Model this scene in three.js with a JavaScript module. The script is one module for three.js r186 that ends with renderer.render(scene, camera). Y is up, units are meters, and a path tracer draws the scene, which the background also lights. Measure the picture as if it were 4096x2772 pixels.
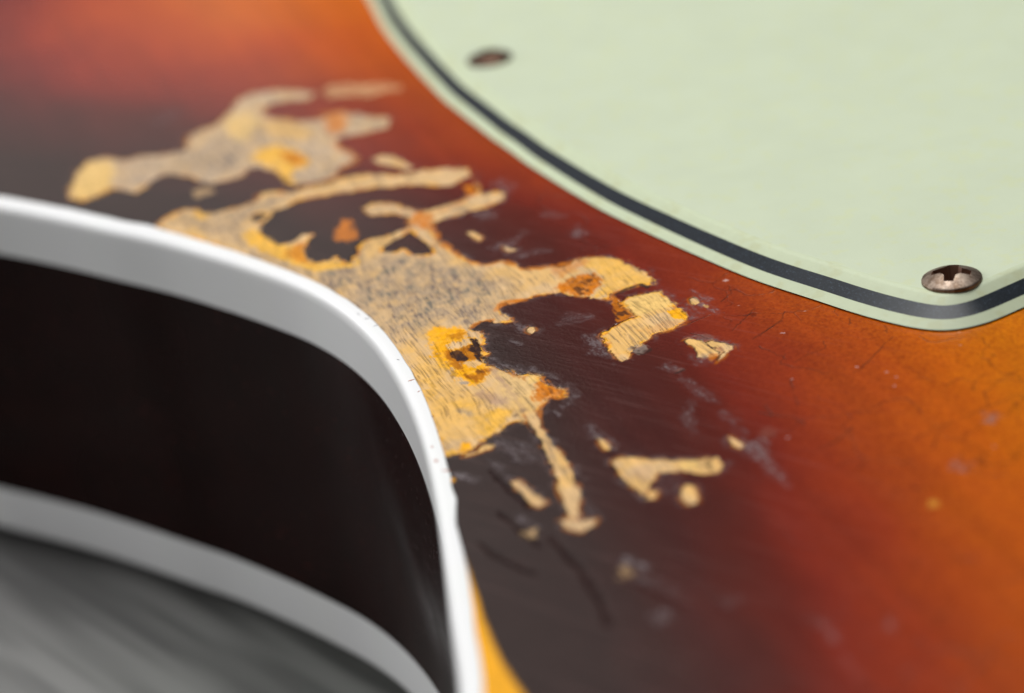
import * as THREE from 'three';
import { RectAreaLightUniformsLib } from 'three/addons/lights/RectAreaLightUniformsLib.js';
import { mergeGeometries, mergeVertices, toCreasedNormals } from 'three/addons/utils/BufferGeometryUtils.js';
import { RoundedBoxGeometry } from 'three/addons/geometries/RoundedBoxGeometry.js';
import { Brush, Evaluator, SUBTRACTION } from 'three-bvh-csg';

// ---------------------------------------------------------------- camera, lamps, exposure
const scene = new THREE.Scene();
const TOP = 0.046;                       // height of the guitar's top face over the table
const camera = new THREE.PerspectiveCamera(15.737, 1024 / 693, 0.01, 20);
camera.position.set(0, TOP + 0.096, 0);
camera.up.set(0.15692565, 0.89822841, -0.41056067);
camera.lookAt(0, TOP + 0.096 - 0.41571116, -0.90949669);
camera.focus = 0.2300;
camera.userData.fStop = 15.5;
const renderer = new THREE.WebGLRenderer();
renderer.toneMapping = THREE.LinearToneMapping;
renderer.toneMappingExposure = 1.0;
renderer.shadowMap.enabled = true;
scene.background = new THREE.Color(0.045, 0.0445, 0.046);   // the dim room all round
RectAreaLightUniformsLib.init();

function lit(o) { o.castShadow = true; o.receiveShadow = true; return o; }
function tag(o, label, category, group) { Object.assign(o.userData, { label, category }); if (group) o.userData.group = group; return o; }
function softbox(name, label, centre, along, aim, w, h, radiance, tint) {
  const g = new THREE.Group(); g.name = name; tag(g, label, 'softbox');
  const n = new THREE.Vector3(...aim).sub(new THREE.Vector3(...centre)).normalize();   // towards what it lights
  const y = new THREE.Vector3(...along).addScaledVector(n, -new THREE.Vector3(...along).dot(n)).normalize();
  const x = new THREE.Vector3().crossVectors(y, n.clone().negate()).normalize();
  g.matrixAutoUpdate = true;
  g.quaternion.setFromRotationMatrix(new THREE.Matrix4().makeBasis(x, y, n.clone().negate()));
  g.position.set(...centre);
  const face = lit(new THREE.Mesh(new THREE.BoxGeometry(w, h, 0.01), new THREE.MeshStandardMaterial({ color: 0xdddddd, roughness: 0.9, emissive: new THREE.Color(...tint), emissiveIntensity: 0.05 * radiance })));
  face.name = 'diffuser'; face.position.z = 0.012; g.add(face);
  const back = lit(new THREE.Mesh(new RoundedBoxGeometry(w + 0.06, h + 0.06, 0.08, 3, 0.02), new THREE.MeshStandardMaterial({ color: 0x0b0b0b, roughness: 0.8 })));
  back.name = 'housing'; back.position.z = 0.06; g.add(back);
  const l = new THREE.RectAreaLight(new THREE.Color(...tint), radiance, w, h);
  l.position.z = 0.002; l.castShadow = true; g.add(l);
  scene.add(g);
  return g;
}
const KEY = 9.3, SIDE = 0.42, FILL = 3.7;
softbox('softbox', 'large square white softbox hung high above the guitar, outside the frame', [0.04, 0.95, -0.58], [0, 0, -1], [0.0, TOP, -0.21], 0.6, 0.6, KEY, [1, 0.995, 0.98]);
softbox('softbox_001', 'long dim white softbox hung behind the guitar on the left, outside the frame', [-0.807, TOP + 0.9, -2.37], [-0.186, 0, -0.983], [-0.807, TOP, -2.37], 1.5, 2.7, SIDE, [1, 0.9, 0.85]);

softbox('softbox_002', 'dim white softbox standing low to the left of the guitar, outside the frame', [-1.02, 0.5, -0.72], [0, 1, 0], [-0.05, 0.03, -0.22], 1.1, 0.8, FILL, [1, 0.985, 0.98]);

// ---------------------------------------------------------------- noise
let seed = 7;
const rnd = () => { seed = (seed * 1664525 + 1013904223) >>> 0; return seed / 4294967296; };
const LAT = new Float32Array(65536); for (let i = 0; i < 65536; i++) LAT[i] = rnd();
function noise(x, y) {
  const ix = Math.floor(x), iy = Math.floor(y); let fx = x - ix, fy = y - iy;
  fx = fx * fx * (3 - 2 * fx); fy = fy * fy * (3 - 2 * fy);
  const a = (ix & 255) | ((iy & 255) << 8), b = ((ix + 1) & 255) | ((iy & 255) << 8), c = (ix & 255) | (((iy + 1) & 255) << 8), d = ((ix + 1) & 255) | (((iy + 1) & 255) << 8);
  return (LAT[a] * (1 - fx) + LAT[b] * fx) * (1 - fy) + (LAT[c] * (1 - fx) + LAT[d] * fx) * fy;
}
const fbm = (x, y) => 0.5 * noise(x, y) + 0.3 * noise(x * 2.1 + 17, y * 2.1 + 5) + 0.2 * noise(x * 4.3 + 3, y * 4.3 + 41);
const sm = (a, b, x) => { const t = Math.min(1, Math.max(0, (x - a) / (b - a))); return t * t * (3 - 2 * t); };
const mixn = (a, b, t) => a + (b - a) * t;
function dataMap(w, h, fill, srgb, clamp, alpha) {
  const d = new Uint8Array(w * h * 4);
  const c = [0, 0, 0, 255];
  for (let j = 0; j < h; j++) for (let i = 0; i < w; i++) {
    c[3] = 1; fill(i, j, c); const k = (j * w + i) * 4;
    for (let q = 0; q < 3; q++) { let v = Math.min(1, Math.max(0, c[q])); if (srgb) v = v <= 0.0031308 ? v * 12.92 : 1.055 * Math.pow(v, 1 / 2.4) - 0.055; d[k + q] = Math.round(v * 255); }
    d[k + 3] = alpha ? Math.round(alpha(i, j) * 255) : 255;
  }
  const t = new THREE.DataTexture(d, w, h); t.magFilter = t.minFilter = THREE.LinearFilter;
  t.wrapS = t.wrapT = clamp ? THREE.ClampToEdgeWrapping : THREE.RepeatWrapping;
  if (srgb) t.colorSpace = THREE.SRGBColorSpace; t.needsUpdate = true; return t;
}

// ---------------------------------------------------------------- outlines, seen from above, in millimetres: x to the right, v away from the viewer
function spline(pts, step, closed = false) {
  const c = new THREE.CatmullRomCurve3(pts.map(([x, v]) => new THREE.Vector3(x, v, 0)), closed, 'centripetal');
  return c.getSpacedPoints(Math.ceil(c.getLength() / step)).map((p) => [p.x, p.y]);
}
// the waist on the bass side, from the lower bout to the upper bout
const waist = spline([[-150, -150], [-128, -75], [-92, -20], [-60, 20], [-30, 65], [-14, 102], [-8.6, 132], [-7.7, 154.3], [-7.9, 163.6], [-8.05, 172], [-8.3, 181.5], [-8.65, 188.5], [-9.2, 195.2], [-10.1, 202.4], [-11.4, 209.7], [-13.4, 217.7], [-16.4, 225.6],
  [-20, 232.2], [-25, 239], [-30.2, 245.3], [-35.6, 251.3], [-41.4, 257], [-47.4, 262.9], [-53.6, 268.6], [-60, 274], [-66.5, 279.3], [-78, 290], [-92, 312], [-101, 345], [-97, 385]], 0.8);
const waistEnd = waist[waist.length - 1];
const farSide = spline([waistEnd, [-78, 412], [-40, 428], [20, 432], [80, 428], [110, 418], [150, 395], [205, 392], [232, 360], [236, 310], [222, 262], [206, 210], [205, 160], [222, 90], [256, 20], [276, -60], [262, -140], [205, -200], [110, -225], [0, -222], [-90, -198], [-150, -150]], 3);
const outline = [...waist, ...farSide.slice(1, -1)];
function offset(loop, dist) {   // move a closed loop to its left by dist(i)
  const n = loop.length;
  return loop.map(([x, v], i) => {
    const a = loop[(i + n - 1) % n], b = loop[(i + 1) % n], tx = b[0] - a[0], tv = b[1] - a[1], l = Math.hypot(tx, tv) || 1;
    const d = typeof dist === 'function' ? dist(i, x, v) : dist;
    return [x + (tv / l) * d, v - (tx / l) * d];
  });
}
// rings of a closed loop, one above the other: [[inset, height], ...] in mm
function rings(loop, profile, uvScale = 1) {
  const n = loop.length, pos = [], uv = [], idx = [], len = [0];
  for (let i = 1; i <= n; i++) len[i] = len[i - 1] + Math.hypot(loop[i % n][0] - loop[i - 1][0], loop[i % n][1] - loop[i - 1][1]);
  let across = 0;
  profile.forEach(([inset, y], k) => {
    const o = offset(loop, inset);
    if (k) { const [pi, py] = profile[k - 1], f = (p) => (typeof p === 'function' ? 1.6 : p); across += Math.hypot(f(inset) - f(pi), y - py); }
    for (let i = 0; i <= n; i++) { const p = o[i % n]; pos.push(p[0] / 1000, y / 1000, -p[1] / 1000); uv.push((len[i] / 1000) * uvScale, (across / 1000) * uvScale); }
  });
  for (let k = 0; k + 1 < profile.length; k++) for (let i = 0; i < n; i++) {
    const a = k * (n + 1) + i, b = a + 1, c = a + n + 1, d = c + 1;
    idx.push(a, b, c, b, d, c);
  }
  const g = new THREE.BufferGeometry();
  g.setAttribute('position', new THREE.Float32BufferAttribute(pos, 3)); g.setAttribute('uv', new THREE.Float32BufferAttribute(uv, 2)); g.setIndex(idx);
  g.computeVertexNormals();
  return g;
}
function sheet(loop, y, uvOf, up = true, holes = []) {
  const s = new THREE.Shape(loop.map((p) => new THREE.Vector2(p[0], p[1])));
  for (const h of holes) s.holes.push(new THREE.Path(h.map((p) => new THREE.Vector2(p[0], p[1]))));
  const g = new THREE.ShapeGeometry(s), p = g.attributes.position, uv = g.attributes.uv, nr = g.attributes.normal;
  for (let i = 0; i < p.count; i++) {
    const x = p.getX(i), v = p.getY(i);
    p.setXYZ(i, x / 1000, y / 1000, -v / 1000); nr.setXYZ(i, 0, up ? 1 : -1, 0); uv.setXY(i, ...uvOf(x, v));
  }
  if (!up) for (let i = 0, a = g.index.array; i < a.length; i += 3) { const t = a[i + 1]; a[i + 1] = a[i + 2]; a[i + 2] = t; }
  return g;
}

// ---------------------------------------------------------------- the finish of the top: sunburst lacquer worn to the wood
const X0 = -82, X1 = 84, V0 = 128, V1 = 376, N = 2048, PX = N / (X1 - X0), PV = N / (V1 - V0);
const R = new Float32Array(N * N), G = new Float32Array(N * N), B = new Float32Array(N * N), FR = new Float32Array(N * N), FG = new Float32Array(N * N), FB = new Float32Array(N * N);
const wood = new Float32Array(N * N), low = new Float32Array(N * N), spec = new Float32Array(N * N).fill(0.72), rough = new Float32Array(N * N);
const EN = 160, edge = new Float32Array((EN + 1) * (EN + 1));
{
  const near = waist.filter((p, i) => p[1] > 20 && i % 2 === 0);
  for (let j = 0; j <= EN; j++) for (let i = 0; i <= EN; i++) {
    const x = X0 + ((X1 - X0) * i) / EN, v = V0 + ((V1 - V0) * j) / EN; let m = 1e9;
    for (const q of near) m = Math.min(m, (q[0] - x) ** 2 + (q[1] - v) ** 2);
    edge[j * (EN + 1) + i] = Math.sqrt(m);
  }
}
function edgeAt(x, v) {
  const fx = Math.min(EN - 1e-3, ((x - X0) / (X1 - X0)) * EN), fv = Math.min(EN - 1e-3, ((v - V0) / (V1 - V0)) * EN), i = Math.floor(fx), j = Math.floor(fv), a = fx - i, b = fv - j, k = j * (EN + 1) + i;
  return (edge[k] * (1 - a) + edge[k + 1] * a) * (1 - b) + (edge[k + EN + 1] * (1 - a) + edge[k + EN + 2] * a) * b;
}
// sprayed sunburst: black at the rim, then red, then amber towards the middle [mm from the rim, r, g, b]
const burst = [[0, 0.017, 0.008, 0.007], [10, 0.021, 0.008, 0.007], [14, 0.036, 0.0092, 0.0075], [18, 0.052, 0.0105, 0.0085], [22, 0.075, 0.012, 0.008], [25, 0.105, 0.013, 0.0075], [28, 0.17, 0.018, 0.008], [33, 0.245, 0.03, 0.007], [39, 0.35, 0.057, 0.005], [45, 0.44, 0.087, 0.003], [52, 0.5, 0.13, 0.002], [64, 0.55, 0.16, 0.0025], [400, 0.6, 0.2, 0.004]];
function burstAt(d, out) {
  let k = 0; while (k < burst.length - 2 && d > burst[k + 1][0]) k++;
  const a = burst[k], b = burst[k + 1], t = Math.min(1, Math.max(0, (d - a[0]) / (b[0] - a[0])));
  for (let c = 0; c < 3; c++) out[c] = a[c + 1] + (b[c + 1] - a[c + 1]) * t;
}
function checking(x, v) {   // thin lines between the cells of old checked lacquer
  const wx = (x + (noise(x * 0.35, v * 0.3) - 0.5) * 3.2 + (noise(x * 1.3, v * 1.1 + 9) - 0.5) * 0.9) / 6.5, wv = (v + (noise(x * 0.35 + 50, v * 0.3) - 0.5) * 3.2 + (noise(x * 1.3 + 20, v * 1.1) - 0.5) * 0.9) / 8.5, ix = Math.floor(wx), iv = Math.floor(wv);
  let a = 9, b = 9;
  for (let j = -1; j <= 1; j++) for (let i = -1; i <= 1; i++) {
    const k = ((ix + i) & 255) | (((iv + j) & 255) << 8), d = Math.hypot(ix + i + LAT[k] - wx, iv + j + LAT[(k + 7919) & 65535] - wv);
    if (d < a) { b = a; a = d; } else if (d < b) b = d;
  }
  return sm(0.026, 0.005, b - a);
}
const along = (x, v) => x * 0.24 - v * 0.97, acrossG = (x, v) => x * 0.97 + v * 0.24;   // the grain of the wood
{
  const c = [0, 0, 0];
  for (let j = 0; j < N; j++) for (let i = 0; i < N; i++) {
    const x = X0 + (i + 0.5) / PX, v = V0 + (j + 0.5) / PV, k = j * N + i;
    const d = edgeAt(x, v) * (1 - 0.2 * sm(258, 298, v)) + (noise(x * 0.16, v * 0.12) - 0.5) * 3.2 + (noise(x * 0.5 + 9, v * 0.4) - 0.5) * 0.9;
    burstAt(d, c); c[1] *= 1 - 0.28 * sm(285, 320, v);
    const fine = noise(x * 4.2, v * 3.4) * 0.6 + noise(x * 9, v * 7) * 0.4;               // mottled lacquer
    const rub = noise((x - v) * 0.14, (x + v) * 3.3 + 1.2 * noise(x * 0.1, v * 0.1)) * 0.6 + noise((x - v) * 0.25 + 40, (x + v) * 6.5) * 0.4;   // polishing lines
    const net = checking(x, v) * sm(20, 30, d) * sm(0.38, 0.58, fbm(x * 0.13 + 3, v * 0.11 + 8)) * sm(268, 245, v), pit = sm(0.58, 0.8, noise(x * 6.5 + 3, v * 5 + 1)) * sm(26, 40, d) * 0.15 * sm(275, 250, v);
    const figure = noise(along(x, v) * 0.05, acrossG(x, v) * 0.9);
    const m = (1 + (fine - 0.5) * 0.42 * sm(15, 38, d) + (figure - 0.5) * 0.16 - pit) * (1 - 0.4 * net);
    const l = Math.max(0, rub - 0.6) * 0.07 * sm(48, 20, d);
    FR[k] = R[k] = c[0] * m + l; FG[k] = G[k] = c[1] * (m * 1.0 + (fine - 0.5) * 0.25 * sm(20, 40, d)) + l * 0.6; FB[k] = B[k] = c[2] * m + l * 0.55;
    low[k] = (fine - 0.5) * 0.02 + (rub - 0.5) * 0.009 - net * 0.08 - pit * 0.06; rough[k] = 0.17 + (rub - 0.5) * 0.05;
  }
}
const INK = { B: [0.66, 0.425, 0.2], L: [0.74, 0.48, 0.16], A: [0.78, 0.42, 0.055], A2: [0.82, 0.37, 0.006], O: [0.55, 0.16, 0.006], O2: [0.40, 0.13, 0.004], D: [0.035, 0.016, 0.013], K: [0.008, 0.006, 0.006], G: [0.30, 0.25, 0.21], V: [0.33, 0.2, 0.15], N: [0.22, 0.1, 0.075], R: [0.3, 0.09, 0.06], W: [0.62, 0.42, 0.38] };
function each(pts, margin, line, fn) {   // fn(pixel, x, v, signed distance to the outline in mm) for the pixels round a mark
  const n = pts.length / 2; let x0 = 1e9, x1 = -1e9, v0 = 1e9, v1 = -1e9;
  for (let q = 0; q < n; q++) { x0 = Math.min(x0, pts[2 * q]); x1 = Math.max(x1, pts[2 * q]); v0 = Math.min(v0, pts[2 * q + 1]); v1 = Math.max(v1, pts[2 * q + 1]); }
  const i0 = Math.max(0, Math.floor((x0 - margin - X0) * PX)), i1 = Math.min(N - 1, Math.ceil((x1 + margin - X0) * PX)), j0 = Math.max(0, Math.floor((v0 - margin - V0) * PV)), j1 = Math.min(N - 1, Math.ceil((v1 + margin - V0) * PV));
  for (let j = j0; j <= j1; j++) for (let i = i0; i <= i1; i++) {
    const x = X0 + (i + 0.5) / PX, v = V0 + (j + 0.5) / PV; let m = 1e9, inside = false;
    for (let q = 0, p = n - 1; q < n; p = q++) {
      const ax = pts[2 * p], av = pts[2 * p + 1], bx = pts[2 * q], bv = pts[2 * q + 1];
      if (line && q === 0) continue;
      const ex = bx - ax, ev = bv - av, t = Math.min(1, Math.max(0, ((x - ax) * ex + (v - av) * ev) / (ex * ex + ev * ev + 1e-9)));
      m = Math.min(m, (x - ax - ex * t) ** 2 + (v - av - ev * t) ** 2);
      if (av > v !== bv > v && x < ((bx - ax) * (v - av)) / (bv - av) + ax) inside = !inside;
    }
    m = Math.sqrt(m);
    if (m < margin || inside) fn(j * N + i, x, v, inside && !line ? -m : m);
  }
}
const ragged = (x, v) => (fbm(x * 0.9, v * 0.8) - 0.5) * 0.95 + (noise(x * 3.1 + 8, v * 2.6) - 0.5) * 0.32 + (noise(x * 7 + 8, v * 6) - 0.5) * 0.12;
const spread = (pts) => { let s = 0; const n = pts.length / 2; for (let q = 0, p = n - 1; q < n; p = q++) s += pts[2 * p] * pts[2 * q + 1] - pts[2 * q] * pts[2 * p + 1]; return Math.min(1, Math.max(0.22, Math.sqrt(Math.abs(s) / 2) / 9)); };
const pores = (x, v) => { const a = along(x, v), b = acrossG(x, v) + (noise(x * 0.3, v * 0.2 + 8) - 0.5) * 0.8; return 0.45 * noise(a * 0.36, b * 8.5) + 0.4 * noise(a * 0.8 + 31, b * 12.5) + 0.15 * noise(a * 0.2, b * 2.4 + 60); };
function put(k, c, a, m = 1) { R[k] += (c[0] * m - R[k]) * a; G[k] += (c[1] * m - G[k]) * a; B[k] += (c[2] * m - B[k]) * a; }
function mark(kind, o, pts) {
  const ink = INK[o.c ?? 'B'], amp = spread(pts);
  if (kind === 'bare') each(pts, 1.2, false, (k, x, v, d0) => {
    const d = d0 + ragged(x, v) * amp, a = sm(0.07, -0.07, d), ring = 0.14 + 2.2 * amp * Math.max(0, fbm(x * 0.7 + 50, v * 0.6) - 0.4);
    if (a < 1 && d < 1.1) { const hz = sm(1.1, 0.05, d) * (1 - a) * sm(0.42, 0.7, fbm(x * 1.3 + 13, v * 1.1)) * 0.55; put(k, [0.10, 0.066, 0.066], hz); rough[k] = mixn(rough[k], 0.4, hz); }
    if (a < 1 && d < 0.5) { const e = sm(0.45, 0.0, d) * (1 - a) * 0.55 * sm(0.4, 0.6, noise(x * 1.3 + 70, v)); put(k, INK.O, e); }
    if (a <= 0) return;
    const p = pores(x, v), patch = fbm(x * 0.35 + 20, v * 0.28), blot = fbm(x * 1.1, v * 0.8 + 90);
    const c = [0, 1, 2].map((q) => mixn(INK.B[q], INK.A[q], sm(0.42, 0.66, patch) * 0.4));
    const gr = Math.min(1, o.g * (0.5 + blot)); for (let q = 0; q < 3; q++) c[q] = mixn(c[q], INK.G[q] * 1.25, gr);
    const dark = sm(0.56, 0.68, p) * (0.08 + 0.72 * blot), fibre = 0.8 + 0.28 * noise(along(x, v) * 0.16, acrossG(x, v) * 7.5) + 0.12 * noise(along(x, v) * 0.3, acrossG(x, v) * 3);
    for (let q = 0; q < 3; q++) c[q] = mixn(c[q] * fibre, [0.14, 0.095, 0.08][q], dark);
    const rg = sm(-ring - 0.12, -ring * 0.4, d) * (0.3 + 0.7 * sm(0.35, 0.55, noise(x * 0.8 + 5, v * 0.7))) * (0.06 + 0.94 * sm(0.5, 0.95, amp)) * (1 - o.g);
    for (let q = 0; q < 3; q++) c[q] = mixn(c[q], (noise(x * 2, v * 2 + 7) > 0.62 ? INK.O : INK.A2)[q], rg * 0.85);
    put(k, c, a); wood[k] = Math.max(wood[k], a); low[k] = mixn(low[k], -1 - dark * 0.5 - (p - 0.5) * 0.3, a); rough[k] = mixn(rough[k], 0.6, a); spec[k] = mixn(spec[k], 0.1, a);
  });
  if (kind === 'finish') each(pts, 1.2, false, (k, x, v, d0) => {
    const d = d0 + ragged(x + 31, v) * amp, a = sm(0.07, -0.07, d), ring = 0.14 + 2.0 * Math.max(0, fbm(x * 0.7 + 50, v * 0.6) - 0.4);
    if (d > 0) { put(k, noise(x * 2, v * 2 + 7) > 0.55 ? INK.O : INK.A2, sm(ring + 0.1, ring * 0.4, d) * 0.8 * wood[k] * sm(0.35, 0.5, noise(x * 0.8 + 5, v * 0.7))); }
    if (a > 0) { put(k, [FR[k], FG[k], FB[k]], a); wood[k] *= 1 - a; low[k] = mixn(low[k], 0, a); spec[k] = mixn(spec[k], 0.72, a); rough[k] = mixn(rough[k], 0.17, a); }
  });
  if (kind === 'weather') each(pts, o.s, false, (k, x, v, d0) => {   // grey dirt worked into the open grain
    const a = sm(o.s, -o.s, d0 + (fbm(x * 0.6, v * 0.5 + 33) - 0.5) * 3 * o.s) * o.a * wood[k]; if (a <= 0) return;
    const blot = fbm(x * 0.8 + 4, v * 0.5), fleck = noise(along(x, v) * 0.7, acrossG(x, v) * 5.5) * 0.5 + noise(along(x, v) * 1.5, acrossG(x, v) * 10 + 20) * 0.5;
    put(k, [0.33, 0.25, 0.18], a * (0.38 + 0.45 * sm(0.3, 0.62, blot)));
    put(k, noise(x * 0.9, v * 0.7 + 3) > 0.6 ? [0.10, 0.105, 0.095] : [0.13, 0.1, 0.095], a * sm(0.47, 0.68, fleck) * (0.3 + 0.55 * sm(0.3, 0.55, blot)));
    put(k, INK.B, a * 0.35 * sm(0.55, 0.75, noise(x * 2.2, v * 1.6 + 11)));
  });
  if (kind === 'tint') each(pts, o.s + 0.4, false, (k, x, v, d0) => {
    const d = d0 + (fbm(x * 1.4 + 9, v * 1.2) - 0.5) * Math.min(1.4, 0.3 + o.s) * (o.n ?? 1) + ((noise(acrossG(x, v) * 6, along(x, v) * 0.8) - 0.5) * 0.6 + (noise(x * 5, v * 4 + 3) - 0.5) * 0.4) * Math.min(1, o.s * 2) * (o.n ?? 1);
    const a = sm(o.s * 0.6, -o.s * 0.6, d) * o.a * (0.97 + 0.3 * (noise(x * 2.4, v * 2) - 0.5)); if (a <= 0) return;
    const dk = sm(0.62, 0.74, pores(x, v)) * 0.35 * wood[k];
    put(k, ink, Math.min(1, a), (1 - dk) * (0.85 + 0.3 * noise(x * 3, v * 2.5 + 14)));
  });
  if (kind === 'streaks') each(pts, 0.3, false, (k, x, v, d0) => {
    const s = noise(along(x, v) * 1.1 + 12, acrossG(x, v) * 3.6) * 0.65 + noise(x * 3.3 + 6, v * 2.9) * 0.35;
    put(k, ink, sm(0.2, -0.3, d0) * o.a * sm(0.46, 0.6, s));
  });
  if (kind === 'stroke') each(pts, o.w + 0.3, true, (k, x, v, d0) => {
    const d = d0 + (noise(x * 1.8, v * 1.6 + 21) - 0.5) * o.w * 0.8;
    put(k, ink, sm(o.w * 0.6, o.w * 0.15, d) * o.a * (0.6 + 0.6 * noise(x * 2.2 + 3, v * 2)));
    if (o.c === 'K') { const m = sm(o.w, o.w * 0.2, d) * Math.min(1, o.a * 1.4); spec[k] = mixn(spec[k], 0.05, m); low[k] -= m * 0.2; }
  });
  let ux = 1, uv = 0;
  if (kind === 'scuff') {   // its long axis
    const n = pts.length / 2; let cx = 0, cv = 0, xx = 0, xv = 0, vv = 0;
    for (let q = 0; q < n; q++) { cx += pts[2 * q] / n; cv += pts[2 * q + 1] / n; }
    for (let q = 0; q < n; q++) { const a = pts[2 * q] - cx, b = pts[2 * q + 1] - cv; xx += a * a; xv += a * b; vv += b * b; }
    const t = 0.5 * Math.atan2(2 * xv, xx - vv); ux = Math.cos(t); uv = Math.sin(t);
  }
  if (kind === 'scuff') each(pts, 0.8, false, (k, x, v, d0) => {     // scraped, whitened lacquer
    const w = sm(0.5, -0.6, d0 + (fbm(x * 1.2, v + 60) - 0.5) * 1.4), pa = x * ux + v * uv, pc = v * ux - x * uv, s = 0.4 * noise(pa * 0.9, pc * 3.6 + 20) + 0.35 * noise(pa * 2.2 + 9, pc * 7) + 0.25 * noise(x * 6, v * 5);
    const a = Math.min(1, w * o.a * (0.3 + 1.1 * sm(0.42, 0.68, s))); if (a <= 0) return;
    put(k, o.c ? ink : [0.145, 0.115, 0.122], a * 0.8); rough[k] = mixn(rough[k], 0.42, a); low[k] -= a * (0.05 + 0.12 * s);
  });
}
function crack(raw) {   // fine checking of the old lacquer
  const pts = [];
  for (let q = 0; q + 3 < raw.length; q += 2) for (let s = 0; s < 6; s++) pts.push(mixn(raw[q], raw[q + 2], s / 6) + (rnd() - 0.5) * 0.22, mixn(raw[q + 1], raw[q + 3], s / 6) + (rnd() - 0.5) * 0.3);
  each(pts, 0.6, true, (k, x, v, d0) => {
    const a = sm(0.11, 0.02, d0) * (0.2 + 0.6 * noise(x * 0.6, v * 0.6 + 44));
    put(k, [0.035, 0.012, 0.006], a); low[k] -= a * 0.1;
  });
}
function speck(x, v) { each([x - 0.05, v, x + 0.05, v], 0.35, true, (k, px, pv, d) => { put(k, [0.6, 0.45, 0.45], sm(0.12, 0.04, d + (noise(px * 6, pv * 6) - 0.5) * 0.1) * 0.6); }); }
mark('bare',{g:0.6},[-47.2,272.3,-47,277.4,-45.8,280.6,-44.3,281.0,-41.5,279.2,-39.2,279.4,-36.4,278.9,-34.1,278.5,-34.3,281.4,-34,284.1,-32.7,285.5,-31.2,286.2,-30,288.5,-28.9,291.5,-28.6,295.0,-26.5,296.4,-23.5,295.8,-20.5,294.1,-18.9,292.1,-19.5,290.8,
  -21.7,291.3,-24,291.2,-25.3,289.8,-25.1,287.3,-23.3,285.0,-20.4,282.7,-18.3,282.6,-17.3,283.9,-15.8,284.0,-14.3,282.7,-12.4,280.9,-10.5,279.7,-9.9,277.8,-10.4,275.8,-12.1,275.4,-14.2,275.0,-15.6,275.2,-16.3,274.1,-16.2,271.9,-15.1,269.8,
  -14,267.2,-14.8,265.7,-16,264.7,-16.6,262.7,-17.3,261.7,-19.1,261.8,-20.5,261.4,-21.2,261.7,-22,264.1,-23.1,266.6,-25,269.3,-26.3,269.4,-26.9,267.3,-28.4,266.7,-30.2,266.2,-31.9,267.5,-32.9,269.5,-34.4,271.0,-36.3,271.8,-37.9,270.2,
  -38.6,267.4,-39.3,267.0,-40.9,269.2,-42.4,269.9,-43.6,268.4,-45.1,267.5,-46.9,269.3]);
mark('bare',{g:0.15},[-36.2,255.3,-35.3,257.8,-34.4,258.7,-33.3,259.3,-32.1,258.9,-30.9,257.4,-30,256.9,-28.8,257.3,-27.1,257.5,-25.4,258.5,-24.8,260.7,-23.1,260.9,-21.3,259.6,-19.5,260.6,-17.4,260.6,-15.6,261.6,-14.5,261.9,-12.7,261.5,-9.2,259.6,-6.6,259.9,
  -3.6,259.3,-1.8,258.0,-1.3,254.5,-0.6,249.8,0.8,249.9,1.8,249.0,1.3,247.3,0.4,246.5,-0.4,245.7,-1.1,245.8,-2.8,245.1,-4.5,244.9,-6.3,243.9,-6.5,242.6,-5.9,239.7,-4.9,236.6,-3.9,234.1,-2.8,232.0,-1.9,230.7,-0.7,230.4,
  0.5,230.8,1.2,229.7,2.2,228.0,3.6,227.4,4.9,227.3,5.7,226.4,6.9,227.5,6.3,227.6,8.3,228.2,10.1,227.5,11.4,226.7,12.3,224.7,13.1,223.6,13.9,222.1,14.4,219.9,14,219.0,13,219.3,11.7,219.2,10.4,218.4,9.8,217.1,
  8.5,217.8,7.7,218.5,6.1,219.7,4.6,220.7,3.3,220.8,1.8,220.3,0.4,220.0,0,220.4,-0.7,219.9,-0.7,218.9,-0.3,217.8,0.2,216.6,0.4,215.5,0,215.2,-0.5,215.5,-1,215.9,-1.4,216.5,-2,216.8,-2.6,216.7,-3.1,216.3,
  -3.5,215.6,-2.9,214.6,-2.4,213.6,-2.2,212.5,-2.3,211.5,-2.7,211.2,-2.7,210.3,-2.2,209.4,-2.7,208.8,-2.5,206.9,-1.7,206.2,-1,205.2,-0.2,204.2,0.5,203.7,1.3,203.5,1.9,203.2,2.3,202.5,2.1,201.7,2.7,200.9,3.2,199.8,
  3.9,199.0,3.9,197.9,3.4,197.7,2.8,198.3,2.3,197.8,1.9,196.9,1.5,196.0,1.2,194.9,0.9,194.3,0.4,194.1,-0.1,194.1,-0.9,194.7,-1.3,194.6,-1.8,193.7,-2.5,192.9,-3.2,192.3,-4,191.8,-4.7,190.6,-5.4,190.0,-6.2,190.0,
  -7.3,190.0,-7.7,190.1,-7.7,195.0,-9,201.9,-10.4,208.5,-12.2,215.6,-15.6,224.5,-19.6,231.6,-25.4,241.1,-28.9,246.6,-33.5,252.1]);
mark('weather',{a:0.9,s:2.0},[-30,252.5,-25.5,246.0,-20.3,238.2,-13.8,238.0,-7.3,235.8,-2.7,228.9,0.1,222.9,-1.4,218.1,-4.1,216.1,-7.1,217.3,-9.4,216.0,-11.2,217.1,-15.5,227.1,-20.3,235.2,-25.4,242.4]);
mark('weather',{a:0.7,s:1.0},[-35.2,256.3,-32.2,258.3,-28.6,256.8,-25.1,258.2,-20.7,259.2,-21.2,256.9,-24.5,255.0,-25.8,250.9,-28.3,250.1]);
mark('weather',{a:1,s:1.5},[-31.2,281.6,-29.1,280.6,-27.8,276.7,-26.6,274.0,-27.5,269.2,-29.8,269.6,-32.1,269.1,-33.7,274.0]);
mark('weather',{a:0.8,s:1},[-26.3,283.9,-25,282.6,-24.7,278.6,-25.6,278.5]);
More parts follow.
